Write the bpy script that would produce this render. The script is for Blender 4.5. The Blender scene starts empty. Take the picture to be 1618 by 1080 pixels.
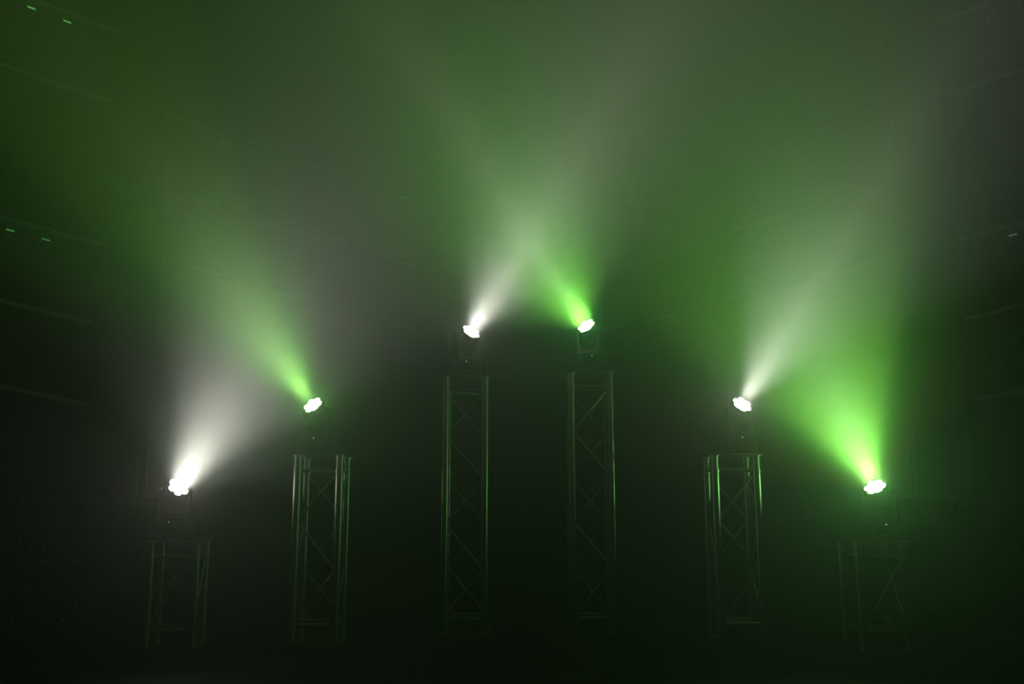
import bpy, bmesh, math, random
from mathutils import Vector, Matrix

random.seed(7)
SC = bpy.context.scene
COL = SC.collection

# ------------------------------------------------------------------ camera
W, H = 1618.0, 1080.0
F = 1491.0                      # focal length in pixels of the 1618-wide frame
PITCH = math.radians(10.19)     # camera tilted up
EYE = Vector((0.0, 0.0, 0.715))
cam_d = bpy.data.cameras.new('camera')
cam_d.sensor_width = 36.0
cam_d.lens = F / W * 36.0
cam_d.clip_start = 0.02
cam_d.clip_end = 200
cam = bpy.data.objects.new('camera', cam_d)
COL.objects.link(cam)
cam.location = EYE
cam.rotation_euler = (math.pi / 2 + PITCH, 0, 0)
SC.camera = cam

# ------------------------------------------------------------------ light, haze, exposure
SC.view_settings.view_transform = 'Standard'
SC.view_settings.look = 'None'
SC.view_settings.gamma = 1.0
SC.view_settings.use_curve_mapping = False
SC.view_settings.exposure = 0.0

HAZE = 0.060                    # scattering per metre of the stage haze
HAZE_G = 0.708                   # forward lean of the haze droplets
world = bpy.data.worlds.new('hall')
SC.world = world
world.use_nodes = True
wn = world.node_tree.nodes
wl = world.node_tree.links
wn.clear()
w_out = wn.new('ShaderNodeOutputWorld')
w_bg = wn.new('ShaderNodeBackground')
w_bg.inputs['Color'].default_value = (0.5, 0.6, 0.5, 1)
w_bg.inputs['Strength'].default_value = 0.004
w_vol = wn.new('ShaderNodeVolumeScatter')
w_vol.inputs['Color'].default_value = (0.96, 1.0, 0.96, 1)
w_vol.inputs['Density'].default_value = HAZE
w_vol.inputs['Anisotropy'].default_value = HAZE_G
wl.new(w_bg.outputs['Background'], w_out.inputs['Surface'])
wl.new(w_vol.outputs['Volume'], w_out.inputs['Volume'])
try:
    world.cycles.volume_sampling = 'MULTIPLE_IMPORTANCE'
    world.cycles.homogeneous_volume = True
except Exception:
    pass
SC.cycles.volume_bounces = 0
SC.cycles.max_bounces = 4
SC.cycles.diffuse_bounces = 2
SC.cycles.glossy_bounces = 2
SC.cycles.use_denoising = True
SC.cycles.sample_clamp_indirect = 3.0

# every moving head: lens pixel, lean of the beam in the picture (degrees from vertical, + = right),
# angle from the line of sight, lens colour, and its layers of light: name, kind, angle, edge softness, watts, colour
HEADS = [
    (283, 768, 30.3, 37.2, 'white', [
        ('beam', 'lens', 45, 0.0, 8.94, (1.000, 0.971, 0.849)),
        ('field', 'lens', 70, 0.0, 2.26, (0.945, 1.000, 0.867)),
        ('wide_field', 'lens', 100, 0.0, 0.14, (1.000, 0.960, 0.840)),
        ('lens_spill', 'lens', 180, 0.0, 0.80, (1.000, 0.940, 0.820)),
    ]),
    (494, 639, -34.3, 55.4, 'green', [
        ('widest_cone', 'cone', 85, 1.0, 132.39, (0.463, 1.000, 0.115)),
        ('wide_cone', 'cone', 60, 0.5, 192.61, (0.050, 1.000, 0.140)),
        ('inner_cone', 'cone', 34, 0.5, 499.45, (0.500, 1.000, 0.120)),
        ('hot_core', 'lens', 14, 0.0, 0.55, (1.000, 0.950, 0.800)),
        ('core', 'lens', 28, 0.0, 0.60, (1.000, 0.850, 0.800)),
        ('lens_spill', 'lens', 180, 0.0, 2.00, (0.200, 1.000, 0.080)),
    ]),
    (745, 523, 31.3, 57.1, 'white', [
        ('widest_cone', 'cone', 85, 1.0, 103.86, (0.994, 1.000, 0.871)),
        ('hot_core', 'lens', 14, 0.0, 0.76, (1.000, 0.960, 0.840)),
        ('core', 'lens', 28, 0.0, 2.49, (1.000, 0.960, 0.840)),
        ('beam', 'lens', 45, 0.0, 5.40, (1.000, 0.960, 0.840)),
        ('field', 'lens', 70, 0.0, 8.02, (1.000, 0.960, 0.840)),
        ('wide_field', 'lens', 100, 0.0, 1.84, (0.860, 1.000, 0.860)),
        ('lens_spill', 'lens', 180, 0.0, 0.90, (1.000, 0.940, 0.820)),
    ]),
    (926, 514, -33.0, 56.6, 'green', [
        ('widest_cone', 'cone', 85, 1.0, 12.99, (0.500, 1.000, 0.120)),
        ('wide_cone', 'cone', 60, 0.5, 25.99, (0.200, 1.000, 0.080)),
        ('cone', 'cone', 42, 1.0, 40.00, (0.620, 1.000, 0.200)),
        ('hot_core', 'lens', 14, 0.0, 1.60, (1.000, 0.950, 0.800)),
        ('core', 'lens', 28, 0.0, 0.80, (1.000, 0.850, 0.800)),
        ('field', 'lens', 70, 0.0, 12.50, (0.270, 1.000, 0.100)),
        ('wide_field', 'lens', 100, 0.0, 16.43, (0.270, 1.000, 0.089)),
        ('lens_spill', 'lens', 180, 0.0, 1.60, (0.142, 1.000, 0.192)),
    ]),
    (1173, 638, 31.3, 53.1, 'white', [
        ('wide_cone', 'cone', 60, 0.5, 233.78, (0.954, 1.000, 0.868)),
        ('cone', 'cone', 42, 1.0, 379.57, (1.000, 0.960, 0.840)),
        ('hot_core', 'lens', 14, 0.0, 1.64, (1.000, 0.960, 0.840)),
        ('lens_spill', 'lens', 180, 0.0, 1.30, (1.000, 0.960, 0.840)),
    ]),
    (1382, 768, -23.8, 52.8, 'green', [
        ('widest_cone', 'cone', 85, 1.0, 391.95, (0.126, 1.000, 0.110)),
        ('wide_cone', 'cone', 60, 0.5, 720.00, (0.410, 1.000, 0.128)),
        ('inner_cone', 'cone', 34, 0.5, 102.62, (0.900, 1.000, 0.620)),
        ('core', 'lens', 28, 0.0, 1.90, (0.800, 0.900, 1.000)),
        ('wide_field', 'lens', 100, 0.0, 4.90, (0.500, 1.000, 0.120)),
        ('lens_spill', 'lens', 180, 0.0, 3.60, (0.290, 1.000, 0.221)),
    ]),
]

# ------------------------------------------------------------------ picture -> place
CX = Vector((1, 0, 0))
CF = Vector((0, math.cos(PITCH), math.sin(PITCH)))
CU = Vector((0, -math.sin(PITCH), math.cos(PITCH)))

def ray(u, v):
    return CX * ((u - W / 2) / F) + CU * ((H / 2 - v) / F) + CF

def at(u, v, depth):
    return EYE + ray(u, v) * depth

def on_plane(u, v, p0, n):
    r = ray(u, v)
    return EYE + r * ((p0 - EYE).dot(n) / r.dot(n))

def project(p):
    q = p - EYE
    d = q.dot(CF)
    return (W / 2 + F * q.dot(CX) / d, H / 2 - F * q.dot(CU) / d, d)

# ------------------------------------------------------------------ materials
def mat(name, color, rough=0.5, metal=0.0, noise=0.0, scale=20.0, emit=None, strength=0.0, spec=0.5):
    m = bpy.data.materials.new(name)
    m.use_nodes = True
    nt = m.node_tree
    b = nt.nodes['Principled BSDF']
    b.inputs['Base Color'].default_value = (*color, 1)
    b.inputs['Roughness'].default_value = rough
    b.inputs['Metallic'].default_value = metal
    b.inputs['Specular IOR Level'].default_value = spec
    if noise > 0:
        tc = nt.nodes.new('ShaderNodeTexCoord')
        n = nt.nodes.new('ShaderNodeTexNoise')
        n.inputs['Scale'].default_value = scale
        n.inputs['Detail'].default_value = 4
        mx = nt.nodes.new('ShaderNodeMix')
        mx.data_type = 'RGBA'
        mx.inputs['A'].default_value = (*[c * (1 - noise) for c in color], 1)
        mx.inputs['B'].default_value = (*[min(1, c * (1 + noise)) for c in color], 1)
        nt.links.new(tc.outputs['Object'], n.inputs['Vector'])
        nt.links.new(n.outputs['Fac'], mx.inputs['Factor'])
        nt.links.new(mx.outputs['Result'], b.inputs['Base Color'])
    if emit:
        b.inputs['Emission Color'].default_value = (*emit, 1)
        b.inputs['Emission Strength'].default_value = strength
    return m

M = {
    'alu': mat('brushed_aluminium', (0.62, 0.63, 0.62), 0.34, 1.0, 0.12, 60),
    'alu_thin': mat('aluminium_brace', (0.66, 0.67, 0.66), 0.30, 1.0, 0.1, 60),
    'steel': mat('plate_steel', (0.35, 0.36, 0.35), 0.45, 1.0, 0.1, 40),
    'chrome': mat('bright_pin', (0.85, 0.86, 0.85), 0.18, 1.0),
    'black': mat('black_plastic', (0.012, 0.0125, 0.012), 0.45, 0.0, 0.15, 80),
    'black_gloss': mat('black_panel', (0.012, 0.012, 0.012), 0.2),
    'yoke': mat('black_satin_yoke', (0.035, 0.036, 0.035), 0.4, 0.0, 0.1, 60),
    'floor': mat('black_stage_floor', (0.010, 0.010, 0.010), 0.6, 0.0, 0.3, 6, spec=0.25),
    'wall': mat('dark_wall_paint', (0.009, 0.0095, 0.009), 0.9, 0.0, 0.2, 3, spec=0.1),
    'gap': mat('dark_niche_paint', (0.008, 0.008, 0.008), 0.9, 0.0, 0.2, 3, spec=0.1),
    'curtain': mat('black_curtain', (0.0045, 0.0045, 0.0045), 1.0, 0.0, 0.1, 4, spec=0.0),
    'rail': mat('pale_rail_paint', (0.85, 0.86, 0.84), 0.6, 0.0, 0.06, 10),
    'pipe': mat('dark_pipe', (0.09, 0.09, 0.09), 0.4, 0.6, 0.1, 30),
    'lamp_body': mat('lamp_housing', (0.10, 0.105, 0.10), 0.35, 0.7, 0.1, 40),
    'lamp_lip': mat('lamp_lip_metal', (0.92, 0.93, 0.9), 0.17, 0.9),
    'panel': mat('black_panel_board', (0.006, 0.006, 0.006), 0.8, 0.0, 0.2, 12, spec=0.1),
    'dot': mat('pale_dot', (0.75, 0.75, 0.72), 0.5),
    'cone': mat('speaker_cone', (0.02, 0.02, 0.02), 0.5),
    'cable': mat('grey_cable', (0.08, 0.08, 0.075), 0.4),
    'led_dot': mat('indicator_led', (0.2, 0.2, 0.2), 0.4, emit=(0.8, 1.0, 0.85), strength=0.35),
}
def lens_mat(name, col, strength):
    m = mat(name, (0.8, 0.8, 0.8), 0.1, emit=col, strength=strength)
    m.cycles.emission_sampling = 'NONE'
    return m
M['lens_white'] = lens_mat('lit_white_lens', (1.0, 0.98, 0.92), 4.0)
M['lens_green'] = lens_mat('lit_green_lens', (0.6, 1.0, 0.5), 4.0)

# ------------------------------------------------------------------ mesh helpers
def link(o, parent=None):
    COL.objects.link(o)
    if parent is not None:
        o.parent = parent
    return o

def obj(name, bm, materials, parent=None, smooth=True, loc=None):
    me = bpy.data.meshes.new(name)
    bmesh.ops.recalc_face_normals(bm, faces=bm.faces[:])
    bm.to_mesh(me)
    bm.free()
    if not isinstance(materials, (list, tuple)):
        materials = [materials]
    for m in materials:
        me.materials.append(m)
    if smooth:
        try:
            me.shade_smooth()
            me.set_sharp_from_angle(angle=math.radians(38))
        except Exception:
            pass
    o = bpy.data.objects.new(name, me)
    if loc is not None:
        o.location = loc
    return link(o, parent)

def empty(name, loc, rz=0.0):
    o = bpy.data.objects.new(name, None)
    o.empty_display_size = 0.1
    o.location = loc
    o.rotation_euler = (0, 0, rz)
    return link(o)

def tag(o, label=None, cat=None, group=None, kind=None):
    if label: o['label'] = label
    if cat: o['category'] = cat
    if group: o['group'] = group
    if kind: o['kind'] = kind
    return o

def add_box(bm, c, s, bevel=0.0, rot=None, mi=0):
    r = bmesh.ops.create_cube(bm, size=1.0)
    vs = r['verts']
    bmesh.ops.scale(bm, verts=vs, vec=s)
    fs = list({f for v in vs for f in v.link_faces})
    for f in fs: f.material_index = mi
    if bevel > 0:
        es = list({e for v in vs for e in v.link_edges})
        rb = bmesh.ops.bevel(bm, geom=es, offset=bevel, segments=2, affect='EDGES', profile=0.6)
        vs = list({v for f in rb['faces'] for v in f.verts} | {v for v in vs if v.is_valid})
        for f in rb['faces']: f.material_index = mi
    if rot is not None:
        bmesh.ops.rotate(bm, verts=vs, cent=(0, 0, 0), matrix=rot)
    bmesh.ops.translate(bm, verts=vs, vec=c)

def add_tube(bm, a, b, r, seg=16, r2=None, caps=True, mi=0):
    a, b = Vector(a), Vector(b)
    d = b - a
    L = d.length
    q = Vector((0, 0, 1)).rotation_difference(d.normalized()).to_matrix()
    res = bmesh.ops.create_cone(bm, cap_ends=caps, segments=seg, radius1=r, radius2=r if r2 is None else r2, depth=L)
    vs = res['verts']
    for f in {f for v in vs for f in v.link_faces}: f.material_index = mi
    bmesh.ops.rotate(bm, verts=vs, cent=(0, 0, 0), matrix=q)
    bmesh.ops.translate(bm, verts=vs, vec=(a + b) / 2)

def add_lathe(bm, prof, seg=32, mi=0, caps=True):
    rings = []
    for (r, z) in prof:
        rings.append([bm.verts.new((r * math.cos(2 * math.pi * k / seg), r * math.sin(2 * math.pi * k / seg), z)) for k in range(seg)])
    for i in range(len(rings) - 1):
        for k in range(seg):
            f = bm.faces.new((rings[i][k], rings[i][(k + 1) % seg], rings[i + 1][(k + 1) % seg], rings[i + 1][k]))
            f.material_index = mi
    if caps:
        for rg in (rings[0], rings[-1]):
            f = bm.faces.new(rg)
            f.material_index = mi

def add_prism(bm, outline, y0, y1, mi=0):
    """outline in (x, z), extruded along y"""
    a = [bm.verts.new((x, y0, z)) for x, z in outline]
    b = [bm.verts.new((x, y1, z)) for x, z in outline]
    n = len(outline)
    for k in range(n):
        bm.faces.new((a[k], a[(k + 1) % n], b[(k + 1) % n], b[k])).material_index = mi
    bm.faces.new(a).material_index = mi
    bm.faces.new(b).material_index = mi

def BM():
    return bmesh.new()

def solid_quad(bm, p, q, up, depth_dir, height, depth, mi=0):
    """a bar from p to q; height along up, depth along depth_dir"""
    pts = []
    for base in (p, q):
        for su in (-0.5, 0.5):
            for dd in (0, 1):
                pts.append(bm.verts.new(base + up * (su * height) + depth_dir * (dd * depth)))
    idx = [(0, 1, 3, 2), (4, 6, 7, 5), (0, 4, 5, 1), (2, 3, 7, 6), (0, 2, 6, 4), (1, 5, 7, 3)]
    for f in idx:
        bm.faces.new([pts[i] for i in f]).material_index = mi

# ------------------------------------------------------------------ the setting
bm = BM(); add_box(bm, (0, 5, -0.05), (26, 24, 0.1))
tag(obj('floor', bm, M['floor'], smooth=False), 'black stage floor', kind='structure')

# back curtain, softly pleated
bm = BM()
n = 260
prev = None
for k in range(n + 1):
    x = -9.0 + 18.0 * k / n
    y = 12.5 + 0.035 * math.sin(k * 0.9) + 0.015 * math.sin(k * 0.37)
    cur = [bm.verts.new((x, y, 0.0)), bm.verts.new((x, y, 11.0)), bm.verts.new((x, y + 0.25, 11.0)), bm.verts.new((x, y + 0.25, 0.0))]
    if prev:
        for a in range(4):
            bm.faces.new((prev[a], cur[a], cur[(a + 1) % 4], prev[(a + 1) % 4]))
    prev = cur
tag(obj('wall_back', bm, M['curtain']), 'black curtain closing the back of the stage', kind='structure')

YAW = math.radians(33)
def side_dirs(s):
    """s = -1 left, +1 right: direction away from the camera along the wall, and its normal towards the stage"""
    e = Vector((-s * math.cos(YAW), math.sin(YAW), 0))
    nrm = Vector((-s * math.sin(YAW), -math.cos(YAW), 0))
    return e, nrm

def wall_slab(name, s, p0, t0, t1, z1, label):
    e, nrm = side_dirs(s)
    a = Vector((p0.x, p0.y, 0)) + e * t0
    b = Vector((p0.x, p0.y, 0)) + e * t1
    bm = BM()
    vs = []
    for p in (a, b, b - nrm * 0.18, a - nrm * 0.18):
        vs.append((bm.verts.new((p.x, p.y, 0)), bm.verts.new((p.x, p.y, z1))))
    for k in range(4):
        m_ = (k + 1) % 4
        bm.faces.new((vs[k][0], vs[m_][0], vs[m_][1], vs[k][1]))
    bm.faces.new([v[0] for v in vs]); bm.faces.new([v[1] for v in vs])
    return tag(obj(name, bm, M['wall'], smooth=False), label, kind='structure')

Z_UP = Vector((0, 0, 1))
P_front, P_rear = {}, {}
for s in (-1, 1):
    P_front[s] = at(134, 640, 8.0) if s < 0 else at(1536, 633, 8.0)
    P_rear[s] = at(265, 414, 10.6) if s < 0 else at(1406, 407, 10.6)
    side = 'left' if s < 0 else 'right'
    wall_slab('wall_' + side, s, P_front[s], -5.5, 0.04, 8.0, 'dark front wall panel on the ' + side)
    wall_slab('wall_' + side + '_rear', s, P_rear[s], -0.06, 3.6, 9.5, 'dark rear wall panel on the ' + side)
    # the recess between the two panels
    e, nrm = side_dirs(s)
    bm = BM()
    a = P_front[s] + e * 0.02 - nrm * 0.2
    b = P_rear[s] + e * 0.0 - nrm * 0.2
    solid_quad(bm, Vector((a.x, a.y, 4.5)), Vector((b.x, b.y, 4.5)), Z_UP, Vector((s * 0.3, 0.1, 0)), 9.0, 1.0)
    tag(obj('wall_' + side + '_return', bm, M['gap'], smooth=False), 'dark return between the two ' + side + ' wall panels', kind='structure')

# pale sloping rails on the wall panels: ends measured in the photograph
order = ['topmost', 'second', 'third', 'fourth', 'lowest']
FRONT_L = [((55, 3), (183, 53)), ((0, 104), (175, 163)), ((0, 345), (157, 387)), ((0, 476), (146.5, 512)), ((0, 611), (134.5, 639))]
FRONT_R = [((1483, 38), (1580, 0)), ((1494, 154), (1618, 110)), ((1515, 380), (1618, 352)), ((1525, 505), (1618, 483)), ((1536, 633), (1618, 617))]
REAR_L = [((276, 183), (460, 250)), ((271, 300), (452, 356)), ((265, 414), (440, 460))]
REAR_R = [((1387, 175), (1200, 243)), ((1395, 293), (1215, 349)), ((1406, 407), (1238, 450))]
RAILS = {}
def rail(s, p0, ends, hgt, label, grp, far_u=None):
    e, nrm = side_dirs(s)
    a = on_plane(*ends[0], p0, nrm)
    b = on_plane(*ends[1], p0, nrm)
    # put both ends in order from outer to inner
    if (a - b).dot(e) > 0: a, b = b, a
    d = (b - a)
    if far_u is None:
        a = a - d.normalized() * 1.2
    else:
        t = 1.0
        while abs(project(a + d * t)[0] - W / 2) > far_u and t < 3.2: t += 0.02
        b = a + d * t
    bm = BM()
    solid_quad(bm, a, b, Z_UP, nrm, hgt, 0.05)
    bmesh.ops.bevel(bm, geom=bm.edges[:], offset=0.004, segments=1, affect='EDGES')
    o = obj('wall_rail', bm, M['rail'], smooth=False)
    tag(o, label, 'rail', grp)
    return a, b
for i, en in enumerate(FRONT_L):
    RAILS[('L', i)] = rail(-1, P_front[-1], en, 0.036, f'{order[i]} pale sloping rail on the front left wall panel', 'rails on the front left wall')
for i, en in enumerate(FRONT_R):
    RAILS[('R', i)] = rail(1, P_front[1], en, 0.036, f'{order[i]} pale sloping rail on the front right wall panel', 'rails on the front right wall')
o3 = ['top', 'middle', 'bottom']
for i, en in enumerate(REAR_L):
    RAILS[('l', i)] = rail(-1, P_rear[-1], en, 0.05, f'{o3[i]} pale rail on the rear left wall, fading into green haze', 'rails on the rear left wall', 150)
for i, en in enumerate(REAR_R):
    RAILS[('r', i)] = rail(1, P_rear[1], en, 0.05, f'{o3[i]} pale rail on the rear right wall, fading into green haze', 'rails on the rear right wall', 150)

# ------------------------------------------------------------------ pipes under the rails, small lamps on them
def pipe(s, key, p0, drop, label):
    e, nrm = side_dirs(s)
    a, b = RAILS[key]
    off = Vector((0, 0, -drop)) + nrm * 0.09
    bm = BM()
    add_tube(bm, a + off, b + off, 0.008, 12)
    root = obj('lamp_pipe', bm, M['pipe'])
    tag(root, label, 'pipe', 'lamp pipes along the side walls')
    for t in (0.3, 0.62, 0.95):                       # brackets back to the wall
        p = a.lerp(b, t) + off
        bm = BM()
        add_tube(bm, p, p - nrm * 0.1, 0.006, 8)
        add_box(bm, p - nrm * 0.088, (0.03, 0.03, 0.05), 0.003)
        obj('wall_bracket', bm, M['pipe'], root)
    return a + off, b + off

LAMP = {}
def make_lamp():
    root = empty('hanging_lamp', (0, 0, 0))
    # local frame: x along the pipe, -y towards the stage, z up, origin on the pipe
    bm = BM()
    for sx in (-0.026, 0.026):
        add_box(bm, (sx, -0.004, 0.05), (0.006, 0.018, 0.10), 0.001)
    add_box(bm, (0, -0.004, 0.1), (0.058, 0.018, 0.006), 0.001)
    obj('bracket', bm, M['lamp_body'], root)
    bm = BM()
    add_box(bm, (0, -0.02, 0.035), (0.044, 0.055, 0.06), 0.006)
    for k in range(4):
        add_box(bm, (0, -0.02, 0.02 + 0.012 * k), (0.05, 0.05, 0.003))
    hs = obj('housing', bm, M['lamp_body'], root)
    bm = BM()
    prof = []
    for k in range(9):                       # slightly rounded bright metal lip
        t_ = -1 + k / 4
        prof.append((0.0105 * t_, -0.0006 * (1 - t_ * t_)))
    back = [(z, y + 0.003) for z, y in reversed(prof)]
    ring = prof + back
    ends = [[bm.verts.new((x_, y, z)) for z, y in ring] for x_ in (-0.034, 0.034)]
    for k in range(len(ring)):
        j = (k + 1) % len(ring)
        bm.faces.new((ends[0][k], ends[0][j], ends[1][j], ends[1][k]))
    bm.faces.new(ends[0]); bm.faces.new(ends[1])
    obj('visor', bm, M['lamp_lip'], root, loc=(0, -0.078, 0.002))
    for sx in (-0.034, 0.012):
        bm = BM()
        r = bmesh.ops.create_uvsphere(bm, u_segments=12, v_segments=8, radius=0.011)
        bmesh.ops.translate(bm, verts=r['verts'], vec=(sx, -0.045, -0.045))
        add_tube(bm, (sx, -0.045, -0.04), (sx, -0.035, 0.0), 0.003, 8)
        obj('knob', bm, M['chrome'], root)
    bm = BM()
    add_tube(bm, (0, -0.052, -0.014), (0, -0.03, -0.002), 0.016, 20)
    obj('lens', bm, M['black_gloss'], hs)
    return root

def copy_tree(o, parent=None):
    c = o.copy(); COL.objects.link(c)
    if parent is not None: c.parent = parent
    for ch in list(o.children): copy_tree(ch, c)
    return c

lamp_proto = [None]
def place_lamp(s, seg, u, label, aim=None, scale=1.0, grp='small lamps along the side walls'):
    a, b = seg
    best = min((i / 400 for i in range(401)), key=lambda t: abs(project(a.lerp(b, t))[0] - u))
    p = a.lerp(b, best)
    if lamp_proto[0] is None:
        lamp_proto[0] = make_lamp(); o = lamp_proto[0]
    else:
        o = copy_tree(lamp_proto[0])
    e, nrm = side_dirs(s)
    d = (b - a).normalized()
    x = d if s < 0 else -d
    y = -nrm
    z = x.cross(y).normalized()
    R = Matrix((x, y, z)).transposed()
    o.matrix_world = Matrix.Translation(p) @ R.to_4x4() @ Matrix.Scale(scale, 4)
    if aim is not None:                      # lip angle set to bounce the stage lamp into the camera as a glint
        n_ = ((aim - p).normalized() + (EYE - p).normalized()).normalized()
        vx = (x - n_ * x.dot(n_)).normalized()
        vy = -n_
        vz = vx.cross(vy)
        lip = [c for c in o.children if c.name.startswith('visor')][0]
        q = R.transposed() @ Matrix((vx, vy, vz)).transposed()
        lip.rotation_euler = q.to_euler()
    tag(o, label, 'lamp', grp)
    return o

pL0 = pipe(-1, ('L', 0), P_front[-1], 0.155, 'thin dark pipe under the topmost rail on the front left wall')
pL2 = pipe(-1, ('L', 2), P_front[-1], 0.125, 'thin dark pipe under the third rail on the front left wall')
pR0 = pipe(1, ('R', 0), P_front[1], 0.155, 'thin dark pipe under the topmost rail on the front right wall')
pR2 = pipe(1, ('R', 2), P_front[1], 0.125, 'thin dark pipe under the third rail on the front right wall')
pl0 = pipe(-1, ('l', 0), P_rear[-1], 0.20, 'thin dark pipe under the top rail on the rear left wall')
AIM_L = at(926, 514, 5.85)
AIM_R = at(745, 523, 5.8)
place_lamp(-1, pL0, 48, 'small lamp with bright visor nearest the top left corner', AIM_L)
place_lamp(-1, pL0, 104, 'small lamp with bright visor, inner one under the topmost left rail', AIM_L)
place_lamp(-1, pL2, 14, 'small lamp at the left edge under the third left rail', AIM_L)
place_lamp(-1, pL2, 70, 'small lamp with bright green visor, inner one under the third left rail', AIM_L)
place_lamp(1, pR0, 1567, 'small dim lamp under the topmost right rail, near the top right corner')
place_lamp(1, pR0, 1616, 'small lamp cut by the right edge at the top right corner')
place_lamp(1, pR2, 1602, 'small lamp with bright visor near the right edge under the third right rail', AIM_R)
place_lamp(1, pR2, 1552, 'small dim lamp, inner one under the third right rail')
place_lamp(-1, pl0, 353, 'faint lamp, outer one on the rear left wall pipe', scale=1.2)
place_lamp(-1, pl0, 397, 'faint lamp, inner one on the rear left wall pipe', scale=1.2)

# boom poles in the recess between the wall panels, with small side lamps
def boom(s, u, depth, lamps, label, lamp_labels):
    foot = at(u, 640, depth)
    root = empty('boom_pole', (foot.x, foot.y, 0))
    bm = BM(); add_tube(bm, (0, 0, 0.02), (0, 0, 6.6), 0.016, 16)
    obj('pole', bm, M['gap'], root)
    bm = BM(); add_lathe(bm, [(0.001, 0.03), (0.05, 0.03), (0.2, 0.018), (0.21, 0.0), (0.001, 0.0)], 32, caps=False)
    obj('base', bm, M['gap'], root)
    tag(root, label, 'pole', 'boom poles beside the wall panels')
    for (lu, lv), lab in zip(lamps, lamp_labels):
        zz = at(lu, lv, depth).z
        t = empty('side_lamp', (foot.x, foot.y, zz))
        t.rotation_euler = (0, 0, s * -0.35)
        bm = BM()
        add_tube(bm, (0, 0, -0.03), (0, 0, 0.03), 0.03, 16)
        add_box(bm, (0, -0.05, 0), (0.03, 0.06, 0.03), 0.003)
        obj('clamp', bm, M['gap'], t)
        bm = BM()
        rx = Matrix.Rotation(math.radians(90), 3, 'X')
        add_lathe(bm, [(0.001, -0.06), (0.05, -0.06), (0.075, -0.03), (0.08, 0.08), (0.074, 0.085), (0.068, 0.06), (0.001, 0.055)], 24, caps=False)
        bmesh.ops.rotate(bm, verts=bm.verts[:], cent=(0, 0, 0), matrix=rx)
        bmesh.ops.translate(bm, verts=bm.verts[:], vec=(0, -0.13, 0))
        hs = obj('housing', bm, M['black'], t)
        for k in range(5):
            a_ = 2 * math.pi * k / 5 + 0.4
            bm = BM()
            r = bmesh.ops.create_uvsphere(bm, u_segments=10, v_segments=8, radius=0.011)
            bmesh.ops.translate(bm, verts=r['verts'], vec=(0.078 * math.cos(a_), -0.215, 0.078 * math.sin(a_)))
            obj('bolt', bm, M['chrome'], hs)
        tag(t, lab, 'lamp', 'round side lamps on the boom poles')
boom(-1, 226, 9.3, [(235, 187), (224, 336)], 'dark boom pole in the recess of the left wall',
     ['upper round lamp on the left boom pole', 'lower round lamp on the left boom pole'])
boom(1, 1442, 9.3, [(1420, 188), (1440, 337)], 'dark boom pole in the recess of the right wall',
     ['upper round lamp on the right boom pole', 'lower round lamp on the right boom pole'])

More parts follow.
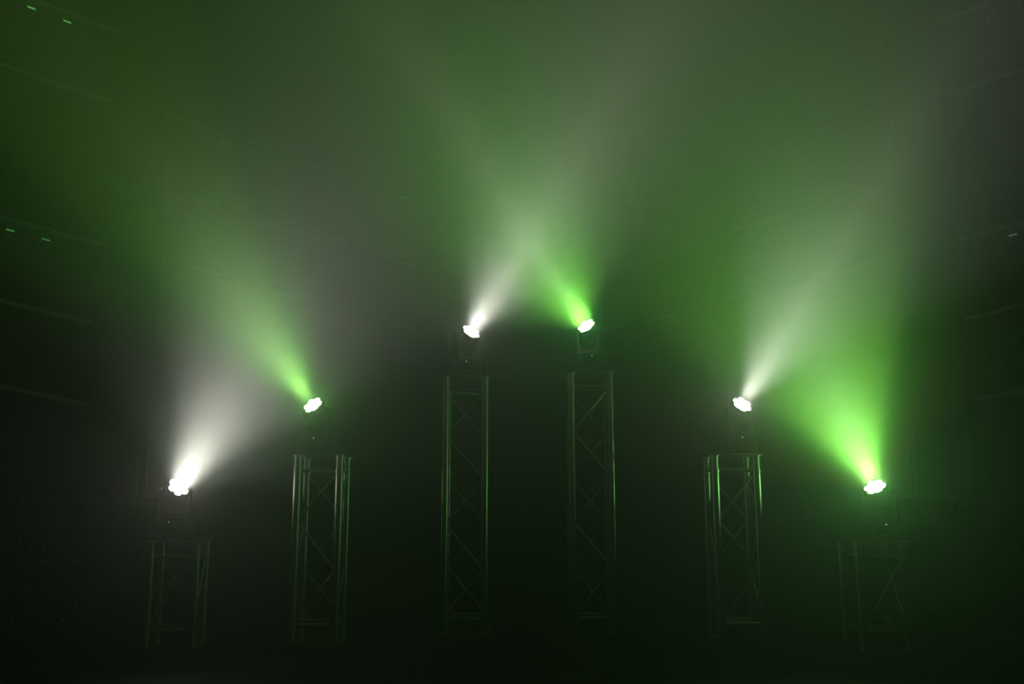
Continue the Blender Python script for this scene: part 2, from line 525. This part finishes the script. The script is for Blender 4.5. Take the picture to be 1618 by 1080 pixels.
# ------------------------------------------------------------------ dotted panels and the loudspeakers set in them
def dotted_panel(s, blank, label, sp_label, cols):
    PY = math.radians(28.5)
    e = Vector((-s * math.cos(PY), math.sin(PY), 0))
    nrm = Vector((-s * math.sin(PY), -math.cos(PY), 0))
    u0 = 6.5 if s < 0 else W - 6.5
    depth0 = 5.2
    p = at(u0, 904, depth0)
    pitch = 0.0622
    rows = 12
    z_low = at(u0, 1000, depth0).z
    pz = 0.0642
    origin = Vector((p.x, p.y, 0))
    root = empty('dotted_panel', origin)
    lo, hi = -6.5, cols + 0.5
    top = z_low + pz * (rows - 0.5)
    bot = max(0.004, z_low - pz * 0.5)
    c0, c1, r0, r1 = blank              # hole, in columns and rows (row 0 at the bottom)
    hx0, hx1 = (c0 - 0.5) * pitch, (c1 + 0.5) * pitch
    hz0, hz1 = z_low + (r0 - 0.5) * pz, z_low + (r1 + 0.5) * pz
    bm = BM()
    def slab(x0, x1, z0, z1):
        a = e * x0; b = e * x1
        zc = (z0 + z1) / 2
        solid_quad(bm, Vector((a.x, a.y, zc)), Vector((b.x, b.y, zc)), Z_UP, -nrm, z1 - z0, 0.03)
    X0, X1 = lo * pitch, hi * pitch
    slab(X0, min(hx0, X1), 0.0, top)
    if hx1 < X1: slab(hx1, X1, 0.0, top)
    slab(hx0, min(hx1, X1), 0.0, hz0)
    slab(hx0, min(hx1, X1), hz1, top)
    obj('board', bm, M['panel'], root, smooth=False)
    bm = BM()
    for r in range(rows):
        for c in range(int(lo) + 0, cols + 1):
            if c0 <= c <= c1 and r0 <= r <= r1: continue
            q = e * (c * pitch) + Vector((0, 0, z_low + r * pz)) + nrm * 0.001
            add_tube(bm, q - nrm * 0.002, q + nrm * 0.003, 0.0058, 10, 0.0045)
    tag(obj('dot_grid', bm, M['dot'], root, smooth=False), kind='stuff')
    bm = BM()
    for xx in (X0 + 0.1, (X0 + hx0) / 2, X1 - 0.05):
        q = e * xx - nrm * 0.03
        add_box(bm, (q.x - nrm.x * 0.1, q.y - nrm.y * 0.1, 0.02), (0.05, 0.25, 0.04), 0.004, Matrix.Rotation(0, 3, 'Z'))
    obj('foot', bm, M['panel'], root)
    tag(root, label, 'panel', 'dotted panels at the stage sides')
    # loudspeaker in the hole
    hx1 = min(hx1, X1 + 0.25)
    mid = e * ((hx0 + hx1) / 2)
    wd, ht = (hx1 - hx0) - 0.012, (hz1 - hz0) - 0.012
    sp = empty('loudspeaker', (origin.x + mid.x, origin.y + mid.y, hz0 + 0.002), math.atan2(-nrm.x, nrm.y) + math.pi)
    bm = BM()
    add_box(bm, (0, 0.12, ht / 2), (wd, 0.26, ht), 0.006)
    obj('cabinet', bm, M['panel'], sp)
    bm = BM()
    add_lathe(bm, [(0.10, 0.0), (0.105, 0.006), (0.112, 0.006), (0.116, 0.0)], 40, caps=False)
    bmesh.ops.rotate(bm, verts=bm.verts[:], cent=(0, 0, 0), matrix=Matrix.Rotation(math.radians(90), 3, 'X'))
    bmesh.ops.translate(bm, verts=bm.verts[:], vec=(0, -0.0095, ht / 2))
    obj('surround', bm, M['yoke'], sp)
    bm = BM()
    add_lathe(bm, [(0.10, 0.004), (0.06, -0.002), (0.03, -0.004), (0.026, 0.004), (0.001, 0.008)], 40, caps=False)
    bmesh.ops.rotate(bm, verts=bm.verts[:], cent=(0, 0, 0), matrix=Matrix.Rotation(math.radians(90), 3, 'X'))
    bmesh.ops.translate(bm, verts=bm.verts[:], vec=(0, -0.014, ht / 2))
    obj('speaker_cone', bm, M['cone'], sp)
    tag(sp, sp_label, 'loudspeaker', 'loudspeakers set in the dotted panels')
dotted_panel(-1, (9, 13, 2, 6), 'black panel with a grid of pale dots, lower left behind the short tower',
             'black loudspeaker set in the left dotted panel', 12)
dotted_panel(1, (2, 7, 2, 6), 'black panel with a grid of pale dots, lower right corner',
             'black loudspeaker with round cone set in the right dotted panel', 9)

# ------------------------------------------------------------------ cables on the floor
def cable(pts, label):
    P = []
    for (u, v) in pts:
        r = ray(u, v)
        p = EYE + r * (-EYE.z / r.z)
        P.append(Vector((p.x, p.y, 0.004)))
    # resample with a slight wander
    out = []
    for i in range(len(P) - 1):
        for k in range(12):
            t = k / 12
            q = P[i].lerp(P[i + 1], t)
            out.append(q + Vector((0, 0.006 * math.sin(3.1 * (i + t) * 2), 0)))
    out.append(P[-1])
    bm = BM()
    rings = []
    for k, q in enumerate(out):
        d = (out[min(k + 1, len(out) - 1)] - out[max(k - 1, 0)]).normalized()
        side = Vector((-d.y, d.x, 0))
        rings.append([bm.verts.new(q + (side * math.cos(2 * math.pi * j / 8) + Z_UP * math.sin(2 * math.pi * j / 8)) * 0.004) for j in range(8)])
    for k in range(len(rings) - 1):
        for j in range(8):
            bm.faces.new((rings[k][j], rings[k][(j + 1) % 8], rings[k + 1][(j + 1) % 8], rings[k + 1][j]))
    bm.faces.new(rings[0]); bm.faces.new(rings[-1])
    o = obj('floor_cable', bm, M['cable'])
    tag(o, label, 'cable', 'thin cables lying on the stage floor')
cable([(400, 1069), (540, 1052), (680, 1036)], 'thin dark cable on the stage floor, left of centre')
cable([(830, 1079), (900, 1069), (976, 1057)], 'short thin cable at the bottom edge, below the tall towers')
cable([(990, 1032), (1075, 1043), (1240, 1061), (1420, 1078)], 'thin cable on the stage floor, right of centre')

# ------------------------------------------------------------------ truss towers
HALF = 0.1195
R_LEG = 0.024
R_BR = 0.0078
def zigzag(n, z0, z1, start):
    out = []
    step = (z1 - z0) / n
    gap = 0.018
    for k in range(n):
        top = z1 - k * step - gap
        bot = z1 - (k + 1) * step + gap
        out.append((start * (1 if k % 2 == 0 else -1), top, bot))
    return out

def make_tower(loc, rz, height, nd, label):
    t = empty('truss_tower', loc, rz)
    tag(t, label, 'truss tower', 'aluminium truss towers')
    PL = 0.008
    h0, h1 = PL, height - PL
    for (sx, sy) in ((-1, -1), (1, -1), (1, 1), (-1, 1)):
        bm = BM()
        add_tube(bm, (0, 0, h0 + 0.095), (0, 0, h1 - 0.095), R_LEG, 28)
        leg = obj('leg', bm, M['alu'], t, loc=(sx * HALF, sy * HALF, 0))
        for z0_, up in ((h0, 1), (h1, -1)):
            bm = BM()
            add_lathe(bm, [(0.001, 0), (0.030, 0), (0.030, 0.006), (0.0225, 0.007), (0.0215, 0.045), (0.0225, 0.084), (0.0262, 0.085), (0.0262, 0.098), (0.024, 0.1)], 28, caps=False)
            if up < 0:
                bmesh.ops.scale(bm, verts=bm.verts[:], vec=(1, 1, -1))
            bmesh.ops.translate(bm, verts=bm.verts[:], vec=(0, 0, z0_))
            col_ = obj('coupler', bm, M['alu'], leg)
            bm = BM()
            for zz in (0.026, 0.066):
                dx = sx
                add_tube(bm, (-0.030 * dx, 0, z0_ + up * zz), (0.036 * dx, 0, z0_ + up * zz), 0.0048, 10)
            pn = obj('pin', bm, M['chrome'], t, loc=(sx * HALF, sy * HALF, 0))
    zr0, zr1 = h0 + 0.093, h1 - 0.082
    # crossbars: four sides at both ends, and one slanting across inside
    A = HALF - R_LEG + 0.004
    def bar(name, a, b, r=R_BR):
        bm = BM(); add_tube(bm, a, b, r, 14)
        # weld fillets
        obj(name, bm, M['alu_thin'], t)
    for zz in (zr0, zr1):
        bar('crossbar', (-A, -HALF, zz), (A, -HALF, zz))
        bar('crossbar', (-A, HALF, zz), (A, HALF, zz))
        bar('crossbar', (-HALF, -A, zz), (-HALF, A, zz))
        bar('crossbar', (HALF, -A, zz), (HALF, A, zz))
    bar('cross_tie', (-A, -A, zr1 - 0.004), (A, A, zr1 - 0.004), 0.006)
    bar('cross_tie', (-A, A, zr0), (A, -A, zr0), 0.006)
    za, zb = zr0 + 0.012, zr1 - 0.012
    for d, top, bot in zigzag(nd, za, zb, 1):        # front: upper right to lower left first
        bar('brace', (d * A, -HALF, top), (-d * A, -HALF, bot))
    for d, top, bot in zigzag(nd, za, zb, -1):
        bar('brace', (d * A, HALF, top), (-d * A, HALF, bot))
    for d, top, bot in zigzag(nd, za, zb, 1):
        bar('brace', (HALF, d * A, top), (HALF, -d * A, bot))
    for d, top, bot in zigzag(nd, za, zb, -1):
        bar('brace', (-HALF, d * A, top), (-HALF, -d * A, bot))
    bm = BM(); add_box(bm, (0, 0, height - PL / 2), (0.305, 0.305, PL), 0.002)
    for sx in (-1, 1):
        for sy in (-1, 1):
            add_tube(bm, (sx * HALF, sy * HALF, height - 0.001), (sx * HALF, sy * HALF, height + 0.003), 0.009, 12)
    obj('top_plate', bm, M['steel'], t)
    bm = BM(); add_box(bm, (0, 0, PL / 2), (0.318, 0.318, PL), 0.002)
    obj('base_plate', bm, M['steel'], t)
    return t

# towers: centre of the front face (pixel column) near mid height, spacing of the front legs in pixels,
# pixel row of the front edge of the top plate
TOWERS = [
    (266.5, 71.0, 853, 1, 6.0, 'short truss tower at far left, under the lowest white beam'),
    (499.0, 67.3, 716, 3, 0.0, 'medium-height truss tower on the left, under a green beam'),
    (734.0, 63.2, 592, 5, 0.0, 'tall truss tower left of the central gap, under a white beam'),
    (936.0, 62.8, 585, 5, 0.0, 'tall truss tower right of the central gap, under a green beam'),
    (1168.0, 66.6, 716, 3, 0.0, 'medium-height truss tower on the right, under a white beam'),
    (1395.0, 72.0, 853, 1, 1.5, 'short truss tower at far right, under the brightest green beam'),
]
HEAD_LABELS = [
    'white-beam moving head lowest at far left, on the short tower',
    'green-beam moving head on the medium tower at left',
    'white-beam moving head on the tall tower left of the central gap',
    'green-beam moving head on the tall tower right of the central gap',
    'white-beam moving head on the medium tower at right',
    'green-beam moving head with the strongest glow, lowest at far right',
]

# ------------------------------------------------------------------ moving heads
def yoke_outline():
    out_w, in_w, z0, z1 = 0.083, 0.067, 0.0, 0.172
    pts = [(-out_w + 0.012, z0), (out_w - 0.012, z0), (out_w, z0 + 0.014), (out_w, z1 - 0.02)]
    for k in range(1, 7):
        a = math.pi * k / 12
        pts.append((out_w - 0.017 + 0.017 * math.cos(a) if k < 6 else out_w - 0.0085, z1 - 0.02 + 0.02 * math.sin(a)))
    pts.append((in_w, z1 - 0.006))
    pts.append((in_w, 0.075))
    for k in range(1, 16):
        a = math.pi * k / 16
        pts.append((in_w * math.cos(a), 0.075 - 0.047 * math.sin(a)))
    pts.append((-in_w, 0.075)); pts.append((-in_w, z1 - 0.006))
    for k in range(6, 0, -1):
        a = math.pi * k / 12
        pts.append((-(out_w - 0.017 + 0.017 * math.cos(a)) if k < 6 else -(out_w - 0.0085), z1 - 0.02 + 0.02 * math.sin(a)))
    pts.append((-out_w, z1 - 0.02)); pts.append((-out_w, z0 + 0.014))
    return pts

def make_light(name, parent, kind, angle, blend, energy, color, z):
    """one layer of a head's light: 'lens' is a round emitter as wide as the lens plate with a soft-edged
    spread, 'cone' is a spot with a flatter top"""
    ld = bpy.data.lights.new(name, 'AREA' if kind == 'lens' else 'SPOT')
    ld.energy = energy
    ld.color = color
    if kind == 'lens':
        ld.shape = 'DISK'
        ld.size = 0.10
        ld.spread = math.radians(angle)
    else:
        ld.spot_size = math.radians(angle)
        ld.spot_blend = blend
        ld.shadow_soft_size = 0.045
    lo = bpy.data.objects.new(name, ld)
    link(lo, parent)
    lo.location = (0, 0, z)
    lo.rotation_euler = (math.pi, 0, 0)      # shines along its own -Z: turn it to +Z of the head
    return lo

AXIS_Z = 0.232
LENS_OFF = 0.062
def make_head(i, top_centre, spec, label):
    u, v, roll, view, hue, layers = spec
    green = hue == 'green'
    # beam direction: `view` degrees off the line of sight, coming towards the camera, leaning `roll` in the picture
    depth = project(top_centre)[2]
    lens_p = at(u, v, depth)
    vr = (lens_p - EYE).normalized()
    r_ = math.radians(roll)
    want = (CX * math.sin(r_) + CU * math.cos(r_))
    tdir = (want - vr * want.dot(vr)).normalized()
    D = (-vr * math.cos(math.radians(view)) + tdir * math.sin(math.radians(view))).normalized()
    # stand the fixture so that its lens lands on the lens pixel
    for _ in range(6):                       # slide along the line of sight until the axis stands over the tower centre
        axis_p = lens_p - D * LENS_OFF
        depth -= (axis_p.y - top_centre.y) / CF.y
        lens_p = at(u, v, depth)
    axis_p = lens_p - D * LENS_OFF
    root = empty('moving_head', (axis_p.x, top_centre.y, top_centre.z))
    tag(root, label, 'stage light', 'moving heads on the truss towers')
    axis_h = axis_p.z - top_centre.z
    dz = axis_h - AXIS_Z
    bh = 0.078 + dz                      # base height takes up the rest
    bm = BM()
    add_box(bm, (0, 0, 0.008 + bh / 2), (0.175, 0.16, bh - 0.004), 0.010)
    for sx in (-1, 1):
        for sy in (-1, 1):
            add_tube(bm, (sx * 0.065, sy * 0.055, 0), (sx * 0.065, sy * 0.055, 0.014), 0.012, 12)
    add_tube(bm, (0, 0, bh), (0, 0, bh + 0.014), 0.05, 28)
    base = obj('base', bm, M['black'], root)
    bm = BM(); add_box(bm, (-0.02, -0.081, 0.01 + bh * 0.5), (0.075, 0.004, min(0.036, bh * 0.6)), 0.001)
    obj('display', bm, M['black_gloss'], base)
    bm = BM()
    for k in range(4):
        add_tube(bm, (0.035 + 0.012 * k, -0.0795, 0.01 + bh * 0.4), (0.035 + 0.012 * k, -0.083, 0.01 + bh * 0.4), 0.004, 12)
    obj('button', bm, M['yoke'], base)
    bm = BM()
    r = bmesh.ops.create_uvsphere(bm, u_segments=10, v_segments=8, radius=0.0042)
    bmesh.ops.translate(bm, verts=r['verts'], vec=(0.0, -0.0805, 0.008 + bh * 0.86))
    obj('indicator_light', bm, M['led_dot'], base)
    # yoke
    az = math.atan2(D.x, -D.y)               # pan: 0 faces the camera
    bm = BM(); add_prism(bm, yoke_outline(), -0.031, 0.031)
    bmesh.ops.bevel(bm, geom=[e for e in bm.edges if abs(e.verts[0].co.y - e.verts[1].co.y) < 1e-6], offset=0.003, segments=2, affect='EDGES')
    yk = obj('yoke', bm, M['yoke'], root, loc=(0, 0, axis_h - 0.145))
    yk.rotation_euler = (0, 0, az)
    for sx in (-1, 1):
        bm = BM()
        add_tube(bm, (sx * 0.079, 0, 0.145), (sx * 0.090, 0, 0.145), 0.018, 24)
        obj('tilt_lock', bm, M['black'], yk)
    # head: its +Z looks along the beam
    bm = BM()
    add_lathe(bm, [(0.001, -0.066), (0.032, -0.065), (0.050, -0.055), (0.058, -0.038), (0.0610, -0.01), (0.0615, 0.03), (0.0625, 0.034),
                   (0.0640, 0.036), (0.0640, 0.060), (0.0628, 0.0635), (0.0608, 0.0635), (0.0600, 0.056), (0.001, 0.056)], 44, caps=False)
    for k in range(7):                        # cooling fins at the back
        xx = -0.036 + 0.012 * k
        hh = math.sqrt(max(0.0, 0.05 ** 2 - xx ** 2))
        add_box(bm, (xx, 0, -0.058), (0.003, 2 * hh * 0.9, 0.018), 0.0)
    for sx in (-1, 1):
        add_tube(bm, (sx * 0.058, 0, 0), (sx * 0.070, 0, 0), 0.014, 20)
    head = obj('head', bm, M['black'], root, loc=(0, 0, axis_h))
    el = math.asin(max(-1, min(1, D.z)))
    # pan about z, then tip +Z over towards the pan direction
    head.rotation_euler = (math.pi / 2 - el, 0, az)
    lm = M['lens_green'] if green else M['lens_white']
    for k in range(7):
        if k == 0: lx, ly = 0, 0
        else:
            a = 2 * math.pi * k / 6 + 0.26
            lx, ly = 0.0385 * math.cos(a), 0.0385 * math.sin(a)
        bm = BM()
        add_lathe(bm, [(0.0196, 0.0), (0.0196, 0.004), (0.0165, 0.0075), (0.0110, 0.0097), (0.0045, 0.0108), (0.0005, 0.011)], 24, caps=True)
        obj('led_lens', bm, lm, head, loc=(lx, ly, 0.0562))
    for k, (nm, kind, angle, blend, watts, colour) in enumerate(layers):
        if watts > 0:
            make_light('beam_' + nm, head, kind, angle, blend, watts, colour, 0.0705 + 0.0004 * k if kind == 'lens' else 0.074)
    return root

heads = []
for i, (uc, spacing, v_top, nd, rot, label) in enumerate(TOWERS):
    d_front = F * 0.239 / spacing
    # front face centre on the floor: same camera depth taken half way up the picture of the tower
    vmid = (v_top + 1015) / 2
    pf = at(uc, vmid, d_front)
    yc = pf.y + HALF
    # height: row of the front edge of the top plate
    y_edge = pf.y - (0.1525 - HALF)
    r = ray(uc, v_top)
    hz = EYE.z + r.z / r.y * y_edge
    xc = pf.x
    make_tower((xc, yc, 0), math.radians(rot), hz, nd, label)
    heads.append(make_head(i, Vector((xc, yc, hz)), HEADS[i], HEAD_LABELS[i]))
